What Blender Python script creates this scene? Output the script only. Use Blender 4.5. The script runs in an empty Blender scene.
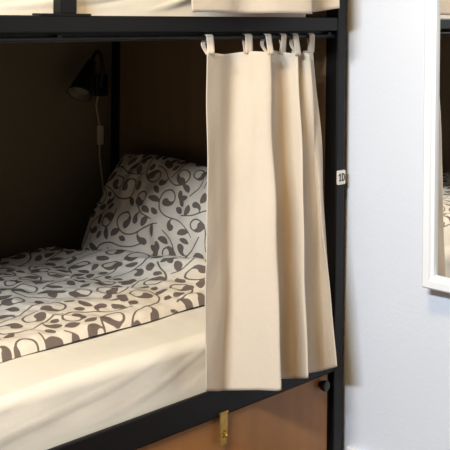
import bpy, bmesh, math, random
import numpy as np
from mathutils import Vector, Matrix, noise

sc = bpy.context.scene
COL = sc.collection
PI = math.pi

# ------------------------------------------------------------------ camera
cam_d = bpy.data.cameras.new('camera')
cam = bpy.data.objects.new('camera', cam_d)
COL.objects.link(cam)
right = Vector((0.71043, -0.70369, 0.01076))
down = Vector((0.00765, -0.00756, -0.99994))
fwd = Vector((0.70373, 0.71047, 0.00001))
m = Matrix.Identity(4)
for i in range(3):
    m[i][0] = right[i]; m[i][1] = -down[i]; m[i][2] = -fwd[i]
m[0][3], m[1][3], m[2][3] = -2.0431, -1.6080, 1.22
cam.matrix_world = m
cam_d.sensor_width = 36
cam_d.lens = 978.42 / 450 * 36
cam_d.shift_x = 0.0
cam_d.shift_y = (13.465 - 225) / 450
cam_d.clip_start = 0.02
sc.camera = cam

# ------------------------------------------------------------------ world, lights, exposure
w = bpy.data.worlds.new('world'); sc.world = w; w.use_nodes = True
w.node_tree.nodes['Background'].inputs[0].default_value = (0.75, 0.85, 1.0, 1)
w.node_tree.nodes['Background'].inputs[1].default_value = 0.6

def area(name, loc, target, sx, sy, power, color, spread=PI):
    l = bpy.data.lights.new(name, 'AREA'); l.shape = 'RECTANGLE'; l.size = sx; l.size_y = sy
    l.energy = power; l.color = color; l.spread = spread
    o = bpy.data.objects.new(name, l); COL.objects.link(o); o.location = loc
    o.rotation_euler = (Vector(target) - Vector(loc)).to_track_quat('-Z', 'Y').to_euler()
    return o
area('window_daylight', (-3.30, -1.18, 2.47), (-0.4, 0.0, 0.6), 0.9, 0.18, 88, (0.86, 0.94, 1.0))
area('ceiling_lamp_light', (-1.35, -0.68, 2.43), (-1.3, -0.6, 0), 0.35, 0.35, 17, (1.0, 0.66, 0.26))

vs = sc.view_settings
vs.view_transform = 'Standard'; vs.look = 'None'; vs.gamma = 1.0; vs.use_curve_mapping = False
vs.exposure = 0.62

# ------------------------------------------------------------------ materials
def lin(c):
    return tuple(((v / 255) / 12.92 if v / 255 <= 0.04045 else (((v / 255) + 0.055) / 1.055) ** 2.4) for v in c) + (1,)

def mat(name, rgb, rough=0.6, metal=0.0, var=0.0, scale=8.0, bump=0.0, bscale=60.0, stretch=(1, 1, 1), spec=0.5):
    M = bpy.data.materials.new(name); M.use_nodes = True
    nt = M.node_tree; b = nt.nodes['Principled BSDF']
    b.inputs['Roughness'].default_value = rough; b.inputs['Metallic'].default_value = metal
    b.inputs['Specular IOR Level'].default_value = spec
    tc = nt.nodes.new('ShaderNodeTexCoord'); mp = nt.nodes.new('ShaderNodeMapping')
    mp.inputs['Scale'].default_value = stretch
    nt.links.new(tc.outputs['Object'], mp.inputs['Vector'])
    c = lin(rgb)
    n = nt.nodes.new('ShaderNodeTexNoise'); n.inputs['Scale'].default_value = scale; n.inputs['Detail'].default_value = 5
    nt.links.new(mp.outputs[0], n.inputs['Vector'])
    r = nt.nodes.new('ShaderNodeValToRGB')
    r.color_ramp.elements[0].position = 0.3; r.color_ramp.elements[1].position = 0.7
    r.color_ramp.elements[0].color = tuple(v * (1 - var) for v in c[:3]) + (1,)
    r.color_ramp.elements[1].color = tuple(min(1, v * (1 + var)) for v in c[:3]) + (1,)
    nt.links.new(n.outputs['Fac'], r.inputs[0]); nt.links.new(r.outputs[0], b.inputs['Base Color'])
    if bump:
        n2 = nt.nodes.new('ShaderNodeTexNoise'); n2.inputs['Scale'].default_value = bscale; n2.inputs['Detail'].default_value = 4
        nt.links.new(mp.outputs[0], n2.inputs['Vector'])
        bp = nt.nodes.new('ShaderNodeBump'); bp.inputs['Strength'].default_value = bump; bp.inputs['Distance'].default_value = 0.01
        nt.links.new(n2.outputs['Fac'], bp.inputs['Height']); nt.links.new(bp.outputs[0], b.inputs['Normal'])
    return M

def cloth_mat(name, rgb, trans=0.25, trgb=None, bump=0.15, bscale=90):
    M = mat(name, rgb, rough=0.9, var=0.03, scale=4, bump=bump, bscale=bscale, spec=0.15)
    nt = M.node_tree; b = nt.nodes['Principled BSDF']; out = nt.nodes['Material Output']
    t = nt.nodes.new('ShaderNodeBsdfTranslucent'); t.inputs[0].default_value = lin(trgb or rgb)
    mx = nt.nodes.new('ShaderNodeMixShader'); mx.inputs[0].default_value = trans
    nt.links.new(b.outputs[0], mx.inputs[1]); nt.links.new(t.outputs[0], mx.inputs[2])
    nt.links.new(mx.outputs[0], out.inputs['Surface'])
    return M

def floral_mat():
    M = bpy.data.materials.new('floral_cotton'); M.use_nodes = True
    nt = M.node_tree; b = nt.nodes['Principled BSDF']
    b.inputs['Roughness'].default_value = 0.9; b.inputs['Specular IOR Level'].default_value = 0.15
    a = nt.nodes.new('ShaderNodeAttribute'); a.attribute_name = 'scroll'
    r = nt.nodes.new('ShaderNodeValToRGB')
    r.color_ramp.elements[0].position = 0.48; r.color_ramp.elements[1].position = 0.52
    r.color_ramp.elements[0].color = lin((118, 104, 97)); r.color_ramp.elements[1].color = lin((226, 216, 200))
    nt.links.new(a.outputs['Fac'], r.inputs[0]); nt.links.new(r.outputs[0], b.inputs['Base Color'])
    tc = nt.nodes.new('ShaderNodeTexCoord')
    n2 = nt.nodes.new('ShaderNodeTexNoise'); n2.inputs['Scale'].default_value = 45; n2.inputs['Detail'].default_value = 4
    nt.links.new(tc.outputs['Object'], n2.inputs['Vector'])
    bp = nt.nodes.new('ShaderNodeBump'); bp.inputs['Strength'].default_value = 0.25; bp.inputs['Distance'].default_value = 0.01
    nt.links.new(n2.outputs['Fac'], bp.inputs['Height']); nt.links.new(bp.outputs[0], b.inputs['Normal'])
    return M

def emit_mat(name, rgb, s):
    M = bpy.data.materials.new(name); M.use_nodes = True
    b = M.node_tree.nodes['Principled BSDF']
    b.inputs['Base Color'].default_value = lin(rgb)
    b.inputs['Emission Color'].default_value = lin(rgb); b.inputs['Emission Strength'].default_value = s
    return M

M_black = mat('black_powder_coat', (8, 7, 8), rough=0.5, var=0.08, scale=30, bump=0.05, bscale=300, spec=0.3)
M_wall = mat('pale_blue_grey_paint', (222, 229, 241), rough=0.85, var=0.012, scale=2, bump=0.06, bscale=120, spec=0.2)
M_wallback = mat('dark_taupe_paint', (116, 106, 86), rough=0.9, var=0.04, scale=3, bump=0.06, bscale=120, spec=0.15)
M_room = mat('brown_grey_paint', (104, 90, 78), rough=0.9, var=0.02, scale=2, spec=0.2)
M_white = mat('white_gloss_paint', (240, 244, 250), rough=0.35, var=0.01)
M_floor = mat('oak_laminate', (92, 66, 44), rough=0.4, var=0.2, scale=5, stretch=(0.4, 6, 1))
M_door = mat('brown_wood_panel', (158, 106, 56), rough=0.45, var=0.10, scale=4, stretch=(5, 1, 0.7), bump=0.03, bscale=40)
M_head = mat('dark_wood_panel', (118, 96, 70), rough=0.6, var=0.12, scale=4, stretch=(1, 5, 0.6))
M_brass = mat('aged_brass', (196, 164, 88), rough=0.35, metal=0.85, var=0.15, scale=60)
M_curtain = cloth_mat('beige_canvas', (228, 218, 201), trans=0.2, trgb=(226, 162, 76), bump=0.12, bscale=60)
M_sheet = cloth_mat('cream_jersey_sheet', (232, 226, 212), trans=0.0, bump=0.12, bscale=25)
M_floral = floral_mat()
M_lampblack = mat('black_lamp_enamel', (16, 15, 15), rough=0.4, var=0.05)
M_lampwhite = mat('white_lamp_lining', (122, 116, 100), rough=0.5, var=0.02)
M_cord = mat('cream_cord_plastic', (196, 184, 160), rough=0.5, var=0.03)
M_tag = mat('white_tag_plastic', (240, 236, 230), rough=0.4, var=0.01)
M_ink = mat('black_tag_ink', (20, 18, 20), rough=0.6)
M_knob = mat('black_knob_plastic', (18, 18, 20), rough=0.35)
M_mirror = mat('mirror_silver', (240, 242, 242), rough=0.015, metal=1.0)
M_glass = emit_mat('frosted_lamp_glass', (255, 214, 150), 3.0)

# ------------------------------------------------------------------ helpers
def link_mesh(name, bm, material, parent=None, smooth=True):
    me = bpy.data.meshes.new(name); bm.normal_update(); bm.to_mesh(me); bm.free()
    if smooth:
        for p in me.polygons: p.use_smooth = True
    o = bpy.data.objects.new(name, me); COL.objects.link(o)
    if material: me.materials.append(material)
    if parent: o.parent = parent
    return o

def add_box(bm, lo, hi, bevel=0.0, seg=2):
    r = bmesh.ops.create_cube(bm, size=1.0)
    vv = r['verts']
    for v in vv:
        v.co = Vector([(lo[i] + hi[i]) / 2 + v.co[i] * (hi[i] - lo[i]) for i in range(3)])
    if bevel:
        es = list({e for v in vv for e in v.link_edges})
        bmesh.ops.bevel(bm, geom=es, offset=bevel, segments=seg, profile=0.5, affect='EDGES')
    return bm

def box(name, lo, hi, material, parent=None, bevel=0.003):
    bm = bmesh.new(); add_box(bm, lo, hi, bevel)
    return link_mesh(name, bm, material, parent, smooth=False)

def tube_bm(pts, rad, n=14, caps=True, bm=None):
    bm = bm or bmesh.new()
    pts = [Vector(p) for p in pts]
    rings = []; up = None
    for i, p in enumerate(pts):
        t = (pts[min(i + 1, len(pts) - 1)] - pts[max(i - 1, 0)]).normalized()
        if up is None:
            up = t.orthogonal().normalized()
        else:
            up = (up - t * up.dot(t)).normalized()
        b = t.cross(up); r = rad[i] if hasattr(rad, '__len__') else rad
        rings.append([bm.verts.new(p + (up * math.cos(a) + b * math.sin(a)) * r) for a in [2 * PI * k / n for k in range(n)]])
    for i in range(len(rings) - 1):
        for k in range(n):
            bm.faces.new((rings[i][k], rings[i][(k + 1) % n], rings[i + 1][(k + 1) % n], rings[i + 1][k]))
    if caps:
        bm.faces.new(rings[0][::-1]); bm.faces.new(rings[-1])
    return bm

def catmull(P, n):
    P = [Vector(p) for p in P]
    Q = [P[0] * 2 - P[1]] + P + [P[-1] * 2 - P[-2]]
    out = []
    for i in range(1, len(Q) - 2):
        for k in range(n):
            t = k / n
            a, b, c, d = Q[i - 1], Q[i], Q[i + 1], Q[i + 2]
            out.append(0.5 * ((2 * b) + (c - a) * t + (2 * a - 5 * b + 4 * c - d) * t * t + (-a + 3 * b - 3 * c + d) * t ** 3))
    out.append(P[-1])
    return out

def grid_mesh(name, X, material, parent=None, attr=None, closed_u=False):
    """X: (nu, nv, 3) array -> quad grid"""
    nu, nv, _ = X.shape
    idx = np.arange(nu * nv).reshape(nu, nv)
    a, b, c, d = idx[:-1, :-1], idx[1:, :-1], idx[1:, 1:], idx[:-1, 1:]
    F = np.stack([a, b, c, d], -1).reshape(-1, 4)
    return raw_mesh(name, X.reshape(-1, 3), F, material, parent, None if attr is None else attr.reshape(-1))

def raw_mesh(name, V, F, material, parent=None, attr=None):
    me = bpy.data.meshes.new(name)
    me.from_pydata(V.tolist(), [], F.tolist()); me.update()
    if attr is not None:
        at = me.attributes.new('scroll', 'FLOAT', 'POINT'); at.data.foreach_set('value', attr.astype(np.float32))
    for p in me.polygons: p.use_smooth = True
    o = bpy.data.objects.new(name, me); COL.objects.link(o)
    me.materials.append(material)
    if parent: o.parent = parent
    return o

def empty(name, loc, label, cat, group=None):
    o = bpy.data.objects.new(name, None); COL.objects.link(o); o.location = loc
    o.empty_display_size = 0.05
    tag(o, label, cat, group)
    return o

def tag(o, label, cat, group=None):
    o['label'] = label; o['category'] = cat
    if group: o['group'] = group
    return o

def adopt(root):
    """children were built in world coordinates: keep them there under a moved Empty"""
    bpy.context.view_layer.update()
    inv = root.matrix_world.inverted()
    for c in root.children: c.matrix_parent_inverse = inv

def vnoise(P, s, seed=0.0, oct=3):
    """numpy value-ish noise from summed sines, deterministic; P (...,2 or 3)"""
    rs = np.random.RandomState(int(seed * 1000) % 100000)
    out = np.zeros(P.shape[:-1]); amp = 1.0
    for o in range(oct):
        for k in range(5):
            d = rs.normal(size=P.shape[-1]); d /= np.linalg.norm(d)
            out += amp * np.sin((P @ d) * 2 * PI / s * rs.uniform(0.7, 1.4) + rs.uniform(0, 2 * PI)) / 3.0
        s *= 0.5; amp *= 0.5
    return out

# ------------------------------------------------------------------ scroll pattern (one repeat tile, as a signed distance)
def scroll_tile(T=0.48, N=240, seed=7):
    rs = np.random.RandomState(seed)
    g = (np.arange(N) + 0.5) * T / N
    GX, GY = np.meshgrid(g, g, indexing='ij')
    sdf = np.full((N, N), 0.05)
    def wrap(d): return (d + T / 2) % T - T / 2
    def stamp(discs):
        nonlocal sdf
        for x, y, r in discs:
            sdf = np.minimum(sdf, np.hypot(wrap(GX - x), wrap(GY - y)) - r)
    def free(discs, gap):
        D = np.array(discs)
        ix = (D[:, 0] / T * N).astype(int) % N; iy = (D[:, 1] / T * N).astype(int) % N
        return np.all(sdf[ix, iy] > D[:, 2] + gap)
    def leaf(x, y, a, L, W, bend):
        """teardrop: thin stalk, round body, pointed tip"""
        o = []
        for k in range(15):
            t = k / 14
            r = W * (0.22 + 0.78 * math.sin(PI * min(1, max(0, (t - 0.12) / 0.88)) ** 1.0) ** 1.1) if t < 0.97 else 0.0008
            o.append((x, y, r * (1 if t > 0.2 else 0.6)))
            x += math.cos(a) * L / 14; y += math.sin(a) * L / 14; a += bend / 14
        return o
    def comma(x, y, a, sgn, s):
        """round-headed curl"""
        o = []
        for k in range(16):
            t = k / 15
            o.append((x, y, s * (0.0016 + 0.0066 * max(0, (t - 0.25) / 0.75) ** 0.8)))
            x += math.cos(a) * 0.0019 * s; y += math.sin(a) * 0.0019 * s; a += sgn * 0.14
        return o
    def sprig(x, y, a, s):
        o = []
        for da, l in ((0, 0.036), (0.8, 0.028), (-0.8, 0.028)):
            o += leaf(x, y, a + da, l * s, 0.0088 * s, 0.6 * np.sign(da) if da else 0.25)
        return o
    def vine(x, y, a, sgn, L, k0, k1, turn):
        st, lv = [], []
        n = 90
        side = sgn
        for i in range(n + 1):
            t = i / n
            st.append((x, y, 0.0020 + 0.0006 * t))
            if i in (5, 17, 30, 44, 58):
                side = -side
                aa = a + side * 0.7
                if i in (17, 44): lv.append(sprig(x, y, aa, 0.95))
                elif i == 30: lv.append(comma(x, y, aa, side, 1.25))
                else: lv.append(leaf(x, y, aa, 0.038, 0.0095, side * 1.0))
            x += math.cos(a) * L / n; y += math.sin(a) * L / n
            k = -sgn * k0 if t < turn else sgn * (k0 + (k1 - k0) * ((t - turn) / (1 - turn)) ** 1.4)
            a += k * L / n
        for q in comma(x, y, a, sgn, 1.45): st.append(q)
        return st, lv
    def pack(tries, maxn, Lr, k1r, gap, turnr):
        c = 0
        for _ in range(tries):
            if c >= maxn: break
            sgn = rs.choice((-1, 1))
            st, lv = vine(rs.uniform(0, T), rs.uniform(0, T), rs.uniform(0, 2 * PI), sgn, rs.uniform(*Lr), rs.uniform(6, 12), rs.uniform(*k1r), rs.uniform(*turnr))
            if free(st[5:], gap):
                stamp(st)
                for l in lv:
                    if free(l[7:], 0.0022): stamp(l)
                c += 1
    pack(2500, 12, (0.20, 0.28), (45, 60), 0.006, (0.25, 0.45))
    pack(2500, 20, (0.12, 0.17), (60, 80), 0.005, (0.0, 0.3))
    pack(1500, 30, (0.07, 0.10), (80, 110), 0.0045, (0.0, 0.2))
    for _ in range(1200):
        l = sprig(rs.uniform(0, T), rs.uniform(0, T), rs.uniform(0, 2 * PI), rs.uniform(1.0, 1.3))
        if free(l, 0.0020): stamp(l)
    for _ in range(700):
        l = leaf(rs.uniform(0, T), rs.uniform(0, T), rs.uniform(0, 2 * PI), rs.uniform(0.032, 0.042), 0.0098, rs.uniform(-1.4, 1.4))
        if free(l, 0.0024): stamp(l)
    for _ in range(1200):
        l = sprig(rs.uniform(0, T), rs.uniform(0, T), rs.uniform(0, 2 * PI), rs.uniform(0.75, 0.95))
        if free(l, 0.0020): stamp(l)
    for _ in range(1200):
        l = leaf(rs.uniform(0, T), rs.uniform(0, T), rs.uniform(0, 2 * PI), rs.uniform(0.022, 0.034), 0.0080, rs.uniform(-1, 1))
        if free(l, 0.0024): stamp(l)
    return sdf
TILE_T, TILE_N = 0.48, 240
TILE = scroll_tile(TILE_T, TILE_N)
def scroll(U, V):
    U = U / 0.98; V = V / 0.98
    x = U / TILE_T * TILE_N - 0.5; y = V / TILE_T * TILE_N - 0.5
    i = np.floor(x).astype(int); j = np.floor(y).astype(int); fx = x - i; fy = y - j
    S = lambda a, b: TILE[a % TILE_N, b % TILE_N]
    s = S(i, j) * (1 - fx) * (1 - fy) + S(i + 1, j) * fx * (1 - fy) + S(i, j + 1) * (1 - fx) * fy + S(i + 1, j + 1) * fx * fy
    return np.clip(0.5 + s / 0.016, 0, 1)

# ------------------------------------------------------------------ the room
XW = 0.03                      # face of the end wall
def structure(o): o['kind'] = 'structure'; return o
structure(box('floor', (-3.4, -3.3, -0.1), (XW + 0.15, 1.15, 0.0), M_floor, bevel=0))
structure(box('ceiling', (-3.4, -3.3, 2.6), (XW + 0.15, 1.15, 2.7), M_room, bevel=0))
structure(box('wall_right', (XW, -3.3, 0.0), (XW + 0.15, 1.15, 2.6), M_wall, bevel=0))
structure(box('wall_back', (-3.4, 0.965, 0.0), (XW, 1.15, 2.6), M_wallback, bevel=0))
structure(box('wall_front', (-3.4, -3.3, 0.0), (XW, -3.15, 2.6), M_room, bevel=0))
bm = bmesh.new()
WY0, WY1, WZ0, WZ1 = -1.8, -0.55, 1.5, 2.57
for lo, hi in (((-3.55, -3.3, 0), (-3.4, 1.15, WZ0)), ((-3.55, -3.3, WZ1), (-3.4, 1.15, 2.6)),
               ((-3.55, -3.3, WZ0), (-3.4, WY0, WZ1)), ((-3.55, WY1, WZ0), (-3.4, 1.15, WZ1))):
    add_box(bm, lo, hi)
structure(link_mesh('wall_left', bm, M_room, smooth=False))
bm = bmesh.new()
ym = (WY0 + WY1) / 2
for lo, hi in (((-3.5, WY0, WZ0), (-3.43, WY0 + 0.06, WZ1)), ((-3.5, WY1 - 0.06, WZ0), (-3.43, WY1, WZ1)),
               ((-3.5, WY0 + 0.06, WZ0), (-3.43, WY1 - 0.06, WZ0 + 0.06)), ((-3.5, WY0 + 0.06, WZ1 - 0.06), (-3.43, WY1 - 0.06, WZ1)),
               ((-3.49, ym - 0.03, WZ0 + 0.06), (-3.44, ym + 0.03, WZ1 - 0.06))):
    add_box(bm, lo, hi, 0.004)
structure(link_mesh('window_1', bm, M_white, smooth=False))
bm = bmesh.new(); add_box(bm, (XW - 0.014, -3.15, 0.0), (XW, -0.001, 0.078), 0.004)
structure(link_mesh('baseboard_right', bm, M_white, smooth=False))

# ------------------------------------------------------------------ bunk bed
bed = empty('bunk_bed', (-1.0, 0.48, 0.0), 'black metal bunk bed with brown wooden storage doors under the lower bunk', 'bunk bed')
PX = -0.035; LX = -2.06
def post(lo, hi): return box('post', lo, hi, M_black, bed, 0.003)
post((PX, 0, 0), (0, 0.040, 2.25))
post((PX, 0.91, 0), (0, 0.95, 2.25))
post((LX, 0, 0), (LX + 0.04, 0.035, 2.25))
post((LX, 0.91, 0), (LX + 0.04, 0.95, 2.25))
def rail(lo, hi): return box('side_rail', lo, hi, M_black, bed, 0.003)
X0, X1 = LX + 0.0395, PX + 0.0005
# upper rail: front face above a recessed lower lip
bm = bmesh.new(); add_box(bm, (X0, 0.0, 1.178), (X1, 0.03, 1.2125), 0.003); add_box(bm, (X0, 0.022, 1.168), (X1, 0.03, 1.179))
link_mesh('side_rail', bm, M_black, bed, smooth=False)
rail((X0, 0.915, 1.165), (X1, 0.945, 1.2125))
rail((X0, 0.0, 0.288), (X1, 0.012, 0.353))
rail((X0, 0.915, 0.288), (X1, 0.945, 0.353))
rail((X0, 0.0, 2.19), (X1, 0.03, 2.24))
rail((X0, 0.915, 2.19), (X1, 0.945, 2.24))
for x0, x1 in ((PX + 0.003, -0.003), (LX + 0.003, LX + 0.037)):
    for z0, z1 in ((0.29, 0.35), (1.165, 1.2125), (2.19, 2.24)):
        box('end_rail', (x0, 0.0345, z0), (x1, 0.9105, z1), M_black, bed, 0.002)
box('headboard_panel', (-0.030, 0.035, 0.35), (-0.012, 0.910, 1.166), M_head, bed, 0.001)
box('headboard_panel', (-0.030, 0.035, 1.2125), (-0.012, 0.910, 1.75), M_head, bed, 0.001)
box('footboard_panel', (LX + 0.012, 0.035, 0.35), (LX + 0.03, 0.910, 1.166), M_head, bed, 0.001)
box('bed_base', (X0, 0.012, 0.318), (X1, 0.915, 0.334), M_head, bed, 0.001)
box('bed_base', (X0, 0.03, 1.180), (X1, 0.915, 1.196), M_black, bed, 0.001)
# guard strut standing on the upper rail with its fixing plate
bm = bmesh.new(); add_box(bm, (-0.9075, 0.002, 1.2150), (-0.8675, 0.030, 2.192), 0.003)
st = link_mesh('guard_strut', bm, M_black, bed, smooth=False)
box('fixing_plate', (-0.955, -0.001, 1.2115), (-0.834, 0.032, 1.2165), M_black, st, 0.001)
# curtain rods and brackets
for zr in (1.1645, 2.165):
    r = link_mesh('curtain_rod', tube_bm([(X0, 0.012, zr), (X1, 0.012, zr)], 0.0055, 16), M_black, bed)
    for xb in (-0.905, -1.75, -0.058):
        box('bracket', (xb - 0.006, 0.008, zr + 0.003), (xb + 0.006, 0.016, zr + (0.010 if zr < 2 else 0.028)), M_black, r, 0.001)
# storage doors under the bunk
box('front_stile', (-0.0455, 0.014, 0.02), (PX, 0.03, 0.288), M_black, bed, 0.001)
d1 = box('storage_door', (-1.045, 0.012, 0.045), (-0.0465, 0.028, 0.281), M_door, bed, 0.002)
d2 = box('storage_door', (-2.018, 0.012, 0.045), (-1.050, 0.028, 0.281), M_door, bed, 0.002)
box('plinth', (LX + 0.04, 0.03, 0.0), (-0.04, 0.05, 0.288), M_black, bed, 0.001)
# knob: stem plus dished cap, turned about the y axis
def lathe_y(prof, c, n=28):
    bm = bmesh.new(); rings = []
    for r, y in prof:
        rings.append([bm.verts.new((c[0] + r * math.cos(2 * PI * k / n), c[1] + y, c[2] + r * math.sin(2 * PI * k / n))) for k in range(n)])
    for i in range(len(rings) - 1):
        for k in range(n):
            bm.faces.new((rings[i][k], rings[i][(k + 1) % n], rings[i + 1][(k + 1) % n], rings[i + 1][k]))
    bm.faces.new(rings[0]); bm.faces.new(rings[-1])
    bmesh.ops.recalc_face_normals(bm, faces=bm.faces)
    return bm
link_mesh('knob', lathe_y([(0.008, 0.0), (0.008, -0.006), (0.0125, -0.008), (0.0135, -0.011), (0.0135, -0.020), (0.012, -0.022), (0.004, -0.022)], (-0.0760, 0.012, 0.262)), M_knob, d1)
# brass hasp: strap with a slot folded over a staple
HX, HY, HZ = 0.006, -0.0085, 0.009
bm = bmesh.new()
tube_bm([(-0.462 + HX, 0.006 + HY, 0.286 + HZ), (-0.436 + HX, 0.006 + HY, 0.286 + HZ)], 0.0035, 10, True, bm)   # hinge barrel
for lo, hi in (((-0.461, 0.0045, 0.245), (-0.437, 0.008, 0.286)), ((-0.461, 0.0045, 0.226), (-0.4525, 0.008, 0.246)),
               ((-0.4455, 0.0045, 0.226), (-0.437, 0.008, 0.246)), ((-0.459, 0.0045, 0.211), (-0.439, 0.008, 0.227))):
    add_box(bm, (lo[0] + HX, lo[1] + HY, lo[2] + HZ), (hi[0] + HX, hi[1] + HY, hi[2] + HZ), 0.001)
hs = link_mesh('hasp', bm, M_brass, d1, smooth=False)
stp = [(-0.449 + HX, 0.013 - 0.027 * math.sin(PI * k / 12), 0.236 + HZ + 0.006 * math.cos(PI * k / 12)) for k in range(13)]
link_mesh('staple', tube_bm(stp, 0.0018, 8), M_brass, hs)
# bunk number tag
tg = box('number_tag', (-0.033, -0.003, 0.775), (-0.001, 0.0, 0.812), M_tag, bed, 0.003)
tg['label'] = 'white tag reading 1D'
# lettering: a flagged 1 and a D, as raised strokes
bm = bmesh.new()
LY0, LY1 = -0.0036, -0.0029
def stroke(pts, wd):
    for (xa, za), (xb, zb) in zip(pts[:-1], pts[1:]):
        d = Vector((xb - xa, 0, zb - za)); nrm = Vector((-d.z, 0, d.x)).normalized() * wd / 2; e = d.normalized() * wd * 0.25
        P_ = [Vector((xa, 0, za)) - e + nrm, Vector((xa, 0, za)) - e - nrm, Vector((xb, 0, zb)) + e - nrm, Vector((xb, 0, zb)) + e + nrm]
        f_ = [bm.verts.new((q.x, LY0, q.z)) for q in P_]; k_ = [bm.verts.new((q.x, LY1, q.z)) for q in P_]
        bm.faces.new(f_)
        for i in range(4): bm.faces.new((f_[i], k_[i], k_[(i + 1) % 4], f_[(i + 1) % 4]))
lw = 0.0034
stroke([(-0.0275, 0.7990), (-0.0225, 0.8025), (-0.0225, 0.7850)], lw)
stroke([(-0.0262, 0.7850), (-0.0188, 0.7850)], lw * 0.8)
stroke([(-0.0140, 0.7850), (-0.0140, 0.8025)], lw)
stroke([(-0.0140, 0.8025)] + [(-0.0112 + 0.0066 * math.sin(PI * k / 10), 0.79375 + 0.00875 * math.cos(PI * k / 10)) for k in range(11)] + [(-0.0140, 0.7850)], lw * 0.9)
bmesh.ops.recalc_face_normals(bm, faces=bm.faces)
link_mesh('lettering', bm, M_ink, tg, smooth=False)
adopt(bed)

# ------------------------------------------------------------------ mattresses
def mattress(name, x0, x1, y0, y1, z0, z1, seed, label, crease, amp, folds):
    # one closed wrap: top, rounded edges, sides, pressed wrinkles
    nu = 240
    prof = []     # (y, z) around the section, front bottom -> front top -> back top -> back bottom
    r = 0.028
    for k in range(40): prof.append((y0, z0 + (z1 - r - z0) * k / 40))
    for k in range(16):
        a = PI / 2 * k / 16; prof.append((y0 + r * (1 - math.cos(a)), z1 - r + r * math.sin(a)))
    for k in range(90): prof.append((y0 + r + (y1 - y0 - 2 * r) * k / 90, z1))
    for k in range(16):
        a = PI / 2 * k / 16; prof.append((y1 - r + r * math.sin(a), z1 - r + r * math.cos(a)))
    for k in range(20): prof.append((y1, z1 - r - (z1 - r - z0) * k / 19))
    for k in range(1, 7): prof.append((y1 + (y0 - y1) * k / 6, z0))
    prof = np.array(prof); nv = len(prof)
    xs = np.linspace(x0, x1, nu)
    X = np.zeros((nu, nv, 3))
    X[:, :, 0] = xs[:, None]; X[:, :, 1] = prof[None, :, 0]; X[:, :, 2] = prof[None, :, 1]
    # end rounding
    dx = np.minimum(xs - x0, x1 - xs); e = np.clip(dx / 0.04, 0, 1); sq = np.sqrt(1 - (1 - e) ** 2)
    X[:, :, 2] -= (1 - sq[:, None]) * 0.04 * (prof[None, :, 1] > z1 - r)
    # wrinkles: long slanted creases in the sheet
    P = np.stack([X[:, :, 0] * 0.55 + X[:, :, 2] * crease, X[:, :, 2] * 1.6 - X[:, :, 0] * 0.25 * crease + X[:, :, 1]], -1)
    n = vnoise(P, 0.22, seed, 2) + folds * np.clip(np.sin((X[:, :, 2] * 1.6 - X[:, :, 0] * 0.42) * 62 + 2.2 * np.sin(X[:, :, 0] * 7)) - 0.25, 0, 1) * 1.6
    front = (prof[:, 0] < y0 + 0.02)[None, :]
    X[:, :, 1] -= np.where(front, amp * n * np.clip((X[:, :, 2] - z0 - 0.025) / 0.05, 0, 1), 0)
    X[:, :, 2] += np.where(front, 0, amp * n * 0.8)
    X[0, :, 0] += 0.0; V = X.reshape(-1, 3)
    idx = np.arange(nu * nv).reshape(nu, nv)
    F = np.stack([idx[:-1, :-1], idx[1:, :-1], idx[1:, 1:], idx[:-1, 1:]], -1).reshape(-1, 4)
    o = raw_mesh(name, V, F, M_sheet)
    bm = bmesh.new(); bm.from_mesh(o.data); bm.verts.ensure_lookup_table()
    bm.faces.new([bm.verts[i] for i in idx[0, :-1]]); bm.faces.new([bm.verts[i] for i in idx[-1, :-1][::-1]])
    bmesh.ops.remove_doubles(bm, verts=bm.verts, dist=1e-5)
    bmesh.ops.recalc_face_normals(bm, faces=bm.faces)
    bm.to_mesh(o.data); bm.free()
    tag(o, label, 'mattress')
    return o
mattress('mattress', -2.005, -0.046, 0.0155, 0.905, 0.335, 0.477, 1.3,
         'lower bunk mattress in a cream fitted sheet under the floral duvet', 1.0, 0.0022, 0.35)
mattress('mattress', -2.005, -0.125, 0.034, 0.905, 1.197, 1.36, 2.1,
         'upper bunk mattress in a cream sheet just above the black rail', 2.0, 0.005, 1.6)

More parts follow.
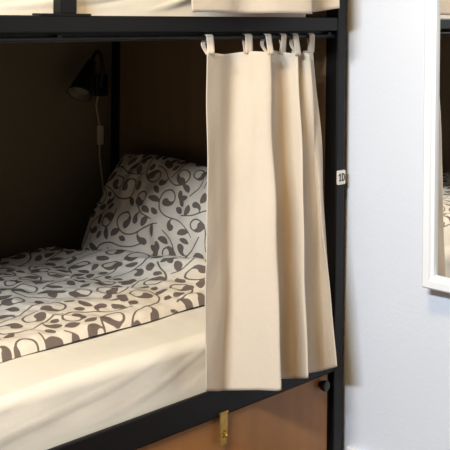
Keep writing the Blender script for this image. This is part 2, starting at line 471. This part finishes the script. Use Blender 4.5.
# ------------------------------------------------------------------ duvet
def duvet():
    x0, x1, y0, y1 = -1.97, -0.235, 0.180, 0.875
    nx, ny = 604, 262
    a = np.linspace(0, 1, nx); b = np.linspace(0, 1, ny)
    ys = y0 + (y1 - y0) * b
    xe = np.interp(ys, [0.18, 0.35, 0.55, 0.70, 0.875], [-0.145, -0.165, -0.205, -0.262, -0.310])   # head end, skewed by the pillow
    xs = x0 + (x1 - x0) * a
    GX = x0 + (xe[None, :] - x0) * a[:, None]; GY = np.repeat(ys[None, :], nx, 0)
    P = np.stack([GX, GY], -1)
    # wandering outline
    front = 0.012 * vnoise(np.stack([xs, xs * 0], -1), 0.5, 0.7, 2)
    Y = GY + front[:, None] * (1 - b[None, :])
    d = np.minimum(np.minimum(GX - x0, xe[None, :] - GX), np.minimum(GY - y0, y1 - GY))
    e = np.clip(d / 0.028, 0, 1); edge = np.sqrt(1 - (1 - e) ** 2)
    puff = np.clip(d / 0.16, 0, 1); puff = puff * puff * (3 - 2 * puff)
    h = 0.020 * edge + puff * (0.006 + 0.010 * vnoise(P, 0.5, 3.1, 1))
    W = P + 0.02 * np.stack([vnoise(P, 0.2, 5.0, 1), vnoise(P, 0.2, 6.0, 1)], -1)
    rid = 1 - np.abs(vnoise(W * np.array([0.55, 1.0]), 0.22, 4.4, 2))
    h += edge * 0.007 * np.clip(rid, -0.6, 1) + edge * 0.0015 * vnoise(P, 0.07, 8.1, 2)
    # folded-back crest towards the wall at the left, swell at the pillow end
    crest = np.exp(-((GY - 0.70 - 0.05 * np.sin(GX * 5)) / 0.05) ** 2) * np.clip((-0.55 - GX) / 0.2, 0, 1)
    h += 0.012 * crest * edge - 0.016 * np.clip((GY - 0.6) / 0.2, 0, 1) * puff * edge
    h += edge * np.interp(GY, [0.18, 0.24, 0.35, 0.6, 0.8], [0.004, 0.034, 0.046, 0.030, 0.006]) * np.exp(-((xe[None, :] - GX - 0.055) / 0.075) ** 2)
    Z = 0.4815 + np.maximum(h, 0.0005)
    X = np.stack([GX, Y, Z], -1)
    o = grid_mesh('duvet', X, M_floral, attr=scroll(GX / 1.22, GY / 1.22))
    tag(o, 'rumpled cream duvet with dark floral scrolls lying on the lower mattress', 'duvet')
duvet()

# ------------------------------------------------------------------ pillow leaning on the headboard
def pillow():
    nu, nv = 220, 170
    Wd, Ht, Th = 0.62, 0.32, 0.055
    u = np.linspace(-1, 1, nu); v = np.linspace(-1, 1, nv)
    U, V = np.meshgrid(u, v, indexing='ij')
    prof = np.clip(1 - np.abs(U) ** 2.6, 0, 1) ** 0.5 * np.clip(1 - np.abs(V) ** 2.6, 0, 1) ** 0.5
    pin = 1 - 0.05 * (1 - np.cos(PI * np.clip(np.abs(U), 0, 1))) * 0.5
    # spine of the slumped pillow in x-z: lies at the base, leans at the top
    sp = catmull([(-0.225, 0, 0.488), (-0.190, 0, 0.556), (-0.140, 0, 0.655), (-0.080, 0, 0.776)], 40)
    sp = np.array([[p.x, p.z] for p in sp])
    L = np.concatenate([[0], np.cumsum(np.linalg.norm(np.diff(sp, axis=0), axis=1))]); L /= L[-1]
    t = (V * (1 - 0.06 * U * U) + 1) / 2
    cx = np.interp(t, L, sp[:, 0]); cz = np.interp(t, L, sp[:, 1])
    ex = np.interp(np.minimum(t + 0.02, 1), L, sp[:, 0]) - np.interp(np.maximum(t - 0.02, 0), L, sp[:, 0])
    ez = np.interp(np.minimum(t + 0.02, 1), L, sp[:, 1]) - np.interp(np.maximum(t - 0.02, 0), L, sp[:, 1])
    nn = np.hypot(ex, ez); nx_, nz_ = -ez / nn, ex / nn
    fs = np.interp(0.515 + U * Wd / 2, [0.20, 0.40, 0.60, 0.80], [0.35, 0.50, 0.85, 1.25])
    cx = -0.078 + (cx + 0.078) * fs
    Yc = 0.515 + U * Wd / 2 * (1 - 0.05 * V * V)
    cz = cz + 0.010 * np.sin(U * 2.2 + 0.4) * t
    P = np.stack([U * Wd / 2, V * Ht / 2], -1)
    wr = 0.006 * vnoise(P, 0.16, 9.2, 2) + 0.003 * vnoise(P * np.array([1, 0.4]), 0.05, 2.2, 1)
    Vs, Fs, At = [], [], []
    off = 0
    for s in (1, -1):
        d = s * (Th * prof + wr * np.minimum(prof * 2, 1))
        if s < 0: d = d * 0.55
        X = np.stack([cx + nx_ * d, Yc, cz + nz_ * d], -1)
        X[:, :, 0] = np.minimum(X[:, :, 0], -0.034)
        idx = np.arange(nu * nv).reshape(nu, nv) + off
        f = np.stack([idx[:-1, :-1], idx[1:, :-1], idx[1:, 1:], idx[:-1, 1:]], -1).reshape(-1, 4)
        if s > 0: f = f[:, ::-1]
        Vs.append(X.reshape(-1, 3)); Fs.append(f); At.append(scroll(P[:, :, 0] + 0.1, P[:, :, 1] + 0.2 + (0.1 if s < 0 else 0)).reshape(-1))
        off += nu * nv
    o = raw_mesh('pillow', np.concatenate(Vs), np.concatenate(Fs), M_floral, attr=np.concatenate(At))
    bm = bmesh.new(); bm.from_mesh(o.data); bmesh.ops.remove_doubles(bm, verts=bm.verts, dist=0.0003); bm.to_mesh(o.data); bm.free()
    tag(o, 'floral scroll pillow leaning against the headboard at the end of the bunk', 'pillow')
pillow()

# ------------------------------------------------------------------ curtains
def curtain(name, top, bot, ztop, zbot, label, tabs, zrod, seed, nlow=0.0):
    """top/bot: matching lists of plan points; sheet swept between them"""
    n = 22
    A = np.array([[p[0], p[1]] for p in catmull([(a, b, 0) for a, b in top], n)])
    B = np.array([list(p) for p in catmull([(p[0], p[1], p[2] if len(p) > 2 else 0) for p in bot], n)])
    nu = len(A); nv = 110
    v = np.linspace(0, 1, nv)
    s = v ** 0.85
    X = np.zeros((nu, nv, 3))
    for k in range(2):
        X[:, :, k] = A[:, None, k] * (1 - s) + B[:, None, k] * s
    uu = np.linspace(0, 1, nu)
    zt = ztop(uu) if callable(ztop) else np.full(nu, ztop)
    zb = zbot(uu) if callable(zbot) else B[:, 2]
    X[:, :, 2] = zt[:, None] * (1 - v) + zb[:, None] * v
    P = np.stack([np.repeat(uu[:, None] * 0.7, nv, 1), X[:, :, 2] * 0.35], -1)
    w_ = vnoise(P, 0.16, seed, 2) * 0.004 * np.sin(PI * np.clip(v * 0.9 + 0.05, 0, 1))[None, :]
    X[:, :, 1] -= w_; X[:, :, 0] += 0.5 * w_
    root = empty(name, (float(A[:, 0].mean()), 0.0, float(zb.min())), label, 'curtain')
    cl = grid_mesh('cloth', X, M_curtain, root)
    md = cl.modifiers.new('thickness', 'SOLIDIFY'); md.thickness = 0.0016; md.offset = 0
    # stitched hem line
    hem = X[:, -5:, :].copy()
    i_of = lambda x: int(np.argmin(np.abs(A[:, 0] - x) + np.arange(nu) * 0))
    for (xt, lean, wd) in tabs:
        i = i_of(xt); p = A[i]; z0 = float(zt[i]); rx = 0.85 * (0.006 - p[1])
        r = 0.0072
        path = [(xt, p[1] - 0.0012, z0 - 0.005), (xt, p[1] - 0.0014, z0 + 0.004)]
        for k in range(9):
            a = PI * k / 8
            path.append((xt + rx + lean * 0.15 * k / 8, 0.012 - r * math.cos(a), zrod + r * math.sin(a)))
        path += [(xt + rx * 0.5 + lean * 0.7, 0.010, (zrod + z0) / 2), (xt + lean, p[1] + 0.003, z0 - 0.004)]
        path = catmull(path, 4)
        ar = np.zeros((len(path), 5, 3))
        for q, pt in enumerate(path):
            for j in range(5):
                ar[q, j] = (pt.x + (j - 2) / 4 * wd * (1 - 0.45 * min(1, max(0, q / len(path) * 2 - 0.9))), pt.y + 0.0008 * math.cos((j - 2)), pt.z)
        tb = grid_mesh('tab', ar, M_curtain, root)
        md = tb.modifiers.new('thickness', 'SOLIDIFY'); md.thickness = 0.0018; md.offset = 0
    adopt(root)
    return root

curtain('privacy_curtain',
        [(-0.533, -0.028), (-0.474, -0.010), (-0.412, 0.016), (-0.368, -0.004), (-0.325, -0.027), (-0.314, 0.010), (-0.275, 0.017), (-0.240, 0.017), (-0.222, -0.024), (-0.208, 0.006), (-0.192, 0.002), (-0.180, -0.025), (-0.164, 0.008), (-0.122, 0.010)],
        [(-0.553, -0.057, 0.3898), (-0.500, -0.040, 0.3710), (-0.452, -0.018, 0.3533), (-0.412, -0.078, 0.3608), (-0.390, -0.131, 0.3699), (-0.350, -0.070, 0.3656), (-0.310, -0.040, 0.3495), (-0.240, -0.036, 0.3318), (-0.255, -0.095, 0.3529), (-0.228, -0.065, 0.3451), (-0.195, -0.036, 0.3314), (-0.112, -0.032, 0.3196), (-0.128, -0.082, 0.3456), (-0.110, -0.055, 0.3353)],
        lambda u: 1.129 - 0.004 * u + 0.003 * np.cos(u * 26), None,
        'beige tab-top curtain hanging over the lower bunk opening', 
        [(-0.519, -0.005, 0.022), (-0.372, -0.006, 0.024), (-0.324, -0.004, 0.020), (-0.236, -0.006, 0.018), (-0.222, 0.004, 0.020), (-0.130, -0.006, 0.020)], 1.1645, 3.3)

curtain('privacy_curtain',
        [(-0.605, -0.004), (-0.50, -0.010), (-0.40, -0.006), (-0.32, -0.030), (-0.262, -0.040), (-0.245, -0.010), (-0.20, -0.010), (-0.15, -0.03), (-0.11, -0.025)],
        [(-0.600, -0.050), (-0.50, -0.046), (-0.42, -0.036), (-0.34, -0.070), (-0.250, -0.092), (-0.236, -0.050), (-0.19, -0.034), (-0.15, -0.036), (-0.106, -0.062)],
        2.13, lambda u: 1.2215 + 0.014 * np.clip((u - 0.6) / 0.4, 0, 1) ** 1.5 + 0.001 * np.sin(u * 20),
        'beige curtain of the upper bunk, its hem just above the black rail',
        [(-0.59, -0.018, 0.022), (-0.47, -0.02, 0.024), (-0.36, 0.01, 0.02), (-0.24, -0.015, 0.022), (-0.125, -0.012, 0.022)], 2.165, 5.1)

# ------------------------------------------------------------------ wall lamp beside the back post
lamp = empty('wall_lamp', (-0.075, 0.965, 0.97), 'black cone-shaped reading lamp on the dark wall by the back post', 'lamp')
bm = bmesh.new(); add_box(bm, (-0.098, 0.945, 0.945), (-0.050, 0.965, 1.015), 0.004)
link_mesh('mounting_plate', bm, M_lampblack, lamp, smooth=False)
neck = catmull([(-0.083, 0.945, 0.975), (-0.090, 0.925, 1.03), (-0.108, 0.910, 1.078), (-0.130, 0.900, 1.093), (-0.150, 0.893, 1.082), (-0.162, 0.888, 1.060)], 8)
link_mesh('gooseneck', tube_bm(neck, 0.006, 12), M_lampblack, lamp)
ap = Vector((-0.160, 0.889, 1.066)); mo = Vector((-0.232, 0.855, 0.966))
def cone(profile, n=40):
    ax = (mo - ap); Ld = ax.length; ax.normalize(); e1 = ax.orthogonal().normalized(); e2 = ax.cross(e1)
    bm = bmesh.new(); rings = []
    for t, r in profile:
        rings.append([bm.verts.new(ap + ax * Ld * t + (e1 * math.cos(2 * PI * k / n) + e2 * math.sin(2 * PI * k / n)) * r) for k in range(n)])
    for i in range(len(rings) - 1):
        for k in range(n):
            bm.faces.new((rings[i][k], rings[i][(k + 1) % n], rings[i + 1][(k + 1) % n], rings[i + 1][k]))
    bm.faces.new(rings[0][::-1])
    return bm, rings
bm, rr = cone([(0, 0.008), (0.02, 0.013), (0.12, 0.016), (0.4, 0.024), (0.75, 0.034), (0.96, 0.0395), (1.0, 0.0405), (1.0, 0.0375)])
shade = link_mesh('lamp_shade', bm, M_lampblack, lamp)
bm, rr = cone([(0.12, 0.010), (0.4, 0.020), (0.75, 0.031), (0.996, 0.0376)])
bmesh.ops.reverse_faces(bm, faces=bm.faces)
link_mesh('lining', bm, M_lampwhite, shade)
bm, rr = cone([(0.45, 0.010), (0.55, 0.014), (0.7, 0.022), (0.84, 0.0275), (0.90, 0.0245), (0.93, 0.014), (0.935, 0.003)])
bm.faces.new(rr[-1])
link_mesh('bulb', bm, M_lampwhite, shade)
cd = catmull([(-0.082, 0.958, 0.948), (-0.088, 0.960, 0.915), (-0.080, 0.961, 0.88), (-0.073, 0.961, 0.845)], 8)
cd2 = catmull([(-0.072, 0.961, 0.79), (-0.070, 0.961, 0.74), (-0.062, 0.961, 0.69), (-0.055, 0.960, 0.63), (-0.060, 0.958, 0.58)], 8)
bm = tube_bm(cd, 0.0026, 8); tube_bm(cd2, 0.0026, 8, True, bm)
c_ = link_mesh('cord', bm, M_cord, lamp)
bm = bmesh.new(); add_box(bm, (-0.083, 0.949, 0.785), (-0.062, 0.965, 0.850), 0.005, 3)
sw = link_mesh('switch', bm, M_cord, c_, smooth=False)
adopt(lamp)

# ------------------------------------------------------------------ wall mirror
MW = 0.60
mir = empty('wall_mirror', (XW, -0.258 - MW, 0.560), 'white-framed mirror on the pale wall right of the bunk', 'mirror')
mir.rotation_euler.z = math.radians(3.3)      # it hangs a little off the wall on its left side
y_out, zb_, zt_, yr = MW, 0.0, 1.40, 0.0
bm = bmesh.new()
# moulded frame: outer lip, raised face, inner slope, mitred at the corners
prof = [(0.0, 0.0), (0.0, -0.020), (0.004, -0.024), (0.020, -0.024), (0.023, -0.020), (0.031, -0.018), (0.0315, -0.006)]
cor = [(y_out, zb_, -1, 1), (yr, zb_, 1, 1), (yr, zt_, 1, -1), (y_out, zt_, -1, -1)]
loops = [[bm.verts.new((x, cy + sy * t, cz + sz * t)) for (t, x) in prof] for cy, cz, sy, sz in cor]
for i in range(4):
    a, b = loops[i], loops[(i + 1) % 4]
    for k in range(len(prof) - 1):
        bm.faces.new((a[k], a[k + 1], b[k + 1], b[k]))
bmesh.ops.recalc_face_normals(bm, faces=bm.faces)
link_mesh('frame', bm, M_white, mir, smooth=False)
box('mirror_glass', (-0.009, yr + 0.030, zb_ + 0.030), (-0.004, y_out - 0.030, zt_ - 0.030), M_mirror, mir, bevel=0)

# ------------------------------------------------------------------ ceiling lamp of the room
cl = empty('ceiling_lamp', (-1.35, -0.68, 2.6), 'round frosted ceiling lamp above the floor in front of the bunk', 'lamp')
bm = bmesh.new()
def lathe_z(prof, c, n=40):
    bm = bmesh.new(); rings = []
    for r, z in prof:
        rings.append([bm.verts.new((c[0] + r * math.cos(2 * PI * k / n), c[1] + r * math.sin(2 * PI * k / n), c[2] + z)) for k in range(n)])
    for i in range(len(rings) - 1):
        for k in range(n):
            bm.faces.new((rings[i][k], rings[i][(k + 1) % n], rings[i + 1][(k + 1) % n], rings[i + 1][k]))
    bm.faces.new(rings[0]); bm.faces.new(rings[-1])
    bmesh.ops.recalc_face_normals(bm, faces=bm.faces)
    return bm
link_mesh('canopy', lathe_z([(0.20, 0.0), (0.20, -0.03), (0.19, -0.035)], (-1.35, -0.68, 2.6)), M_white, cl)
link_mesh('diffuser', lathe_z([(0.19, -0.036), (0.185, -0.07), (0.15, -0.10), (0.08, -0.118), (0.01, -0.122)], (-1.35, -0.68, 2.6)), M_glass, cl)
adopt(cl)
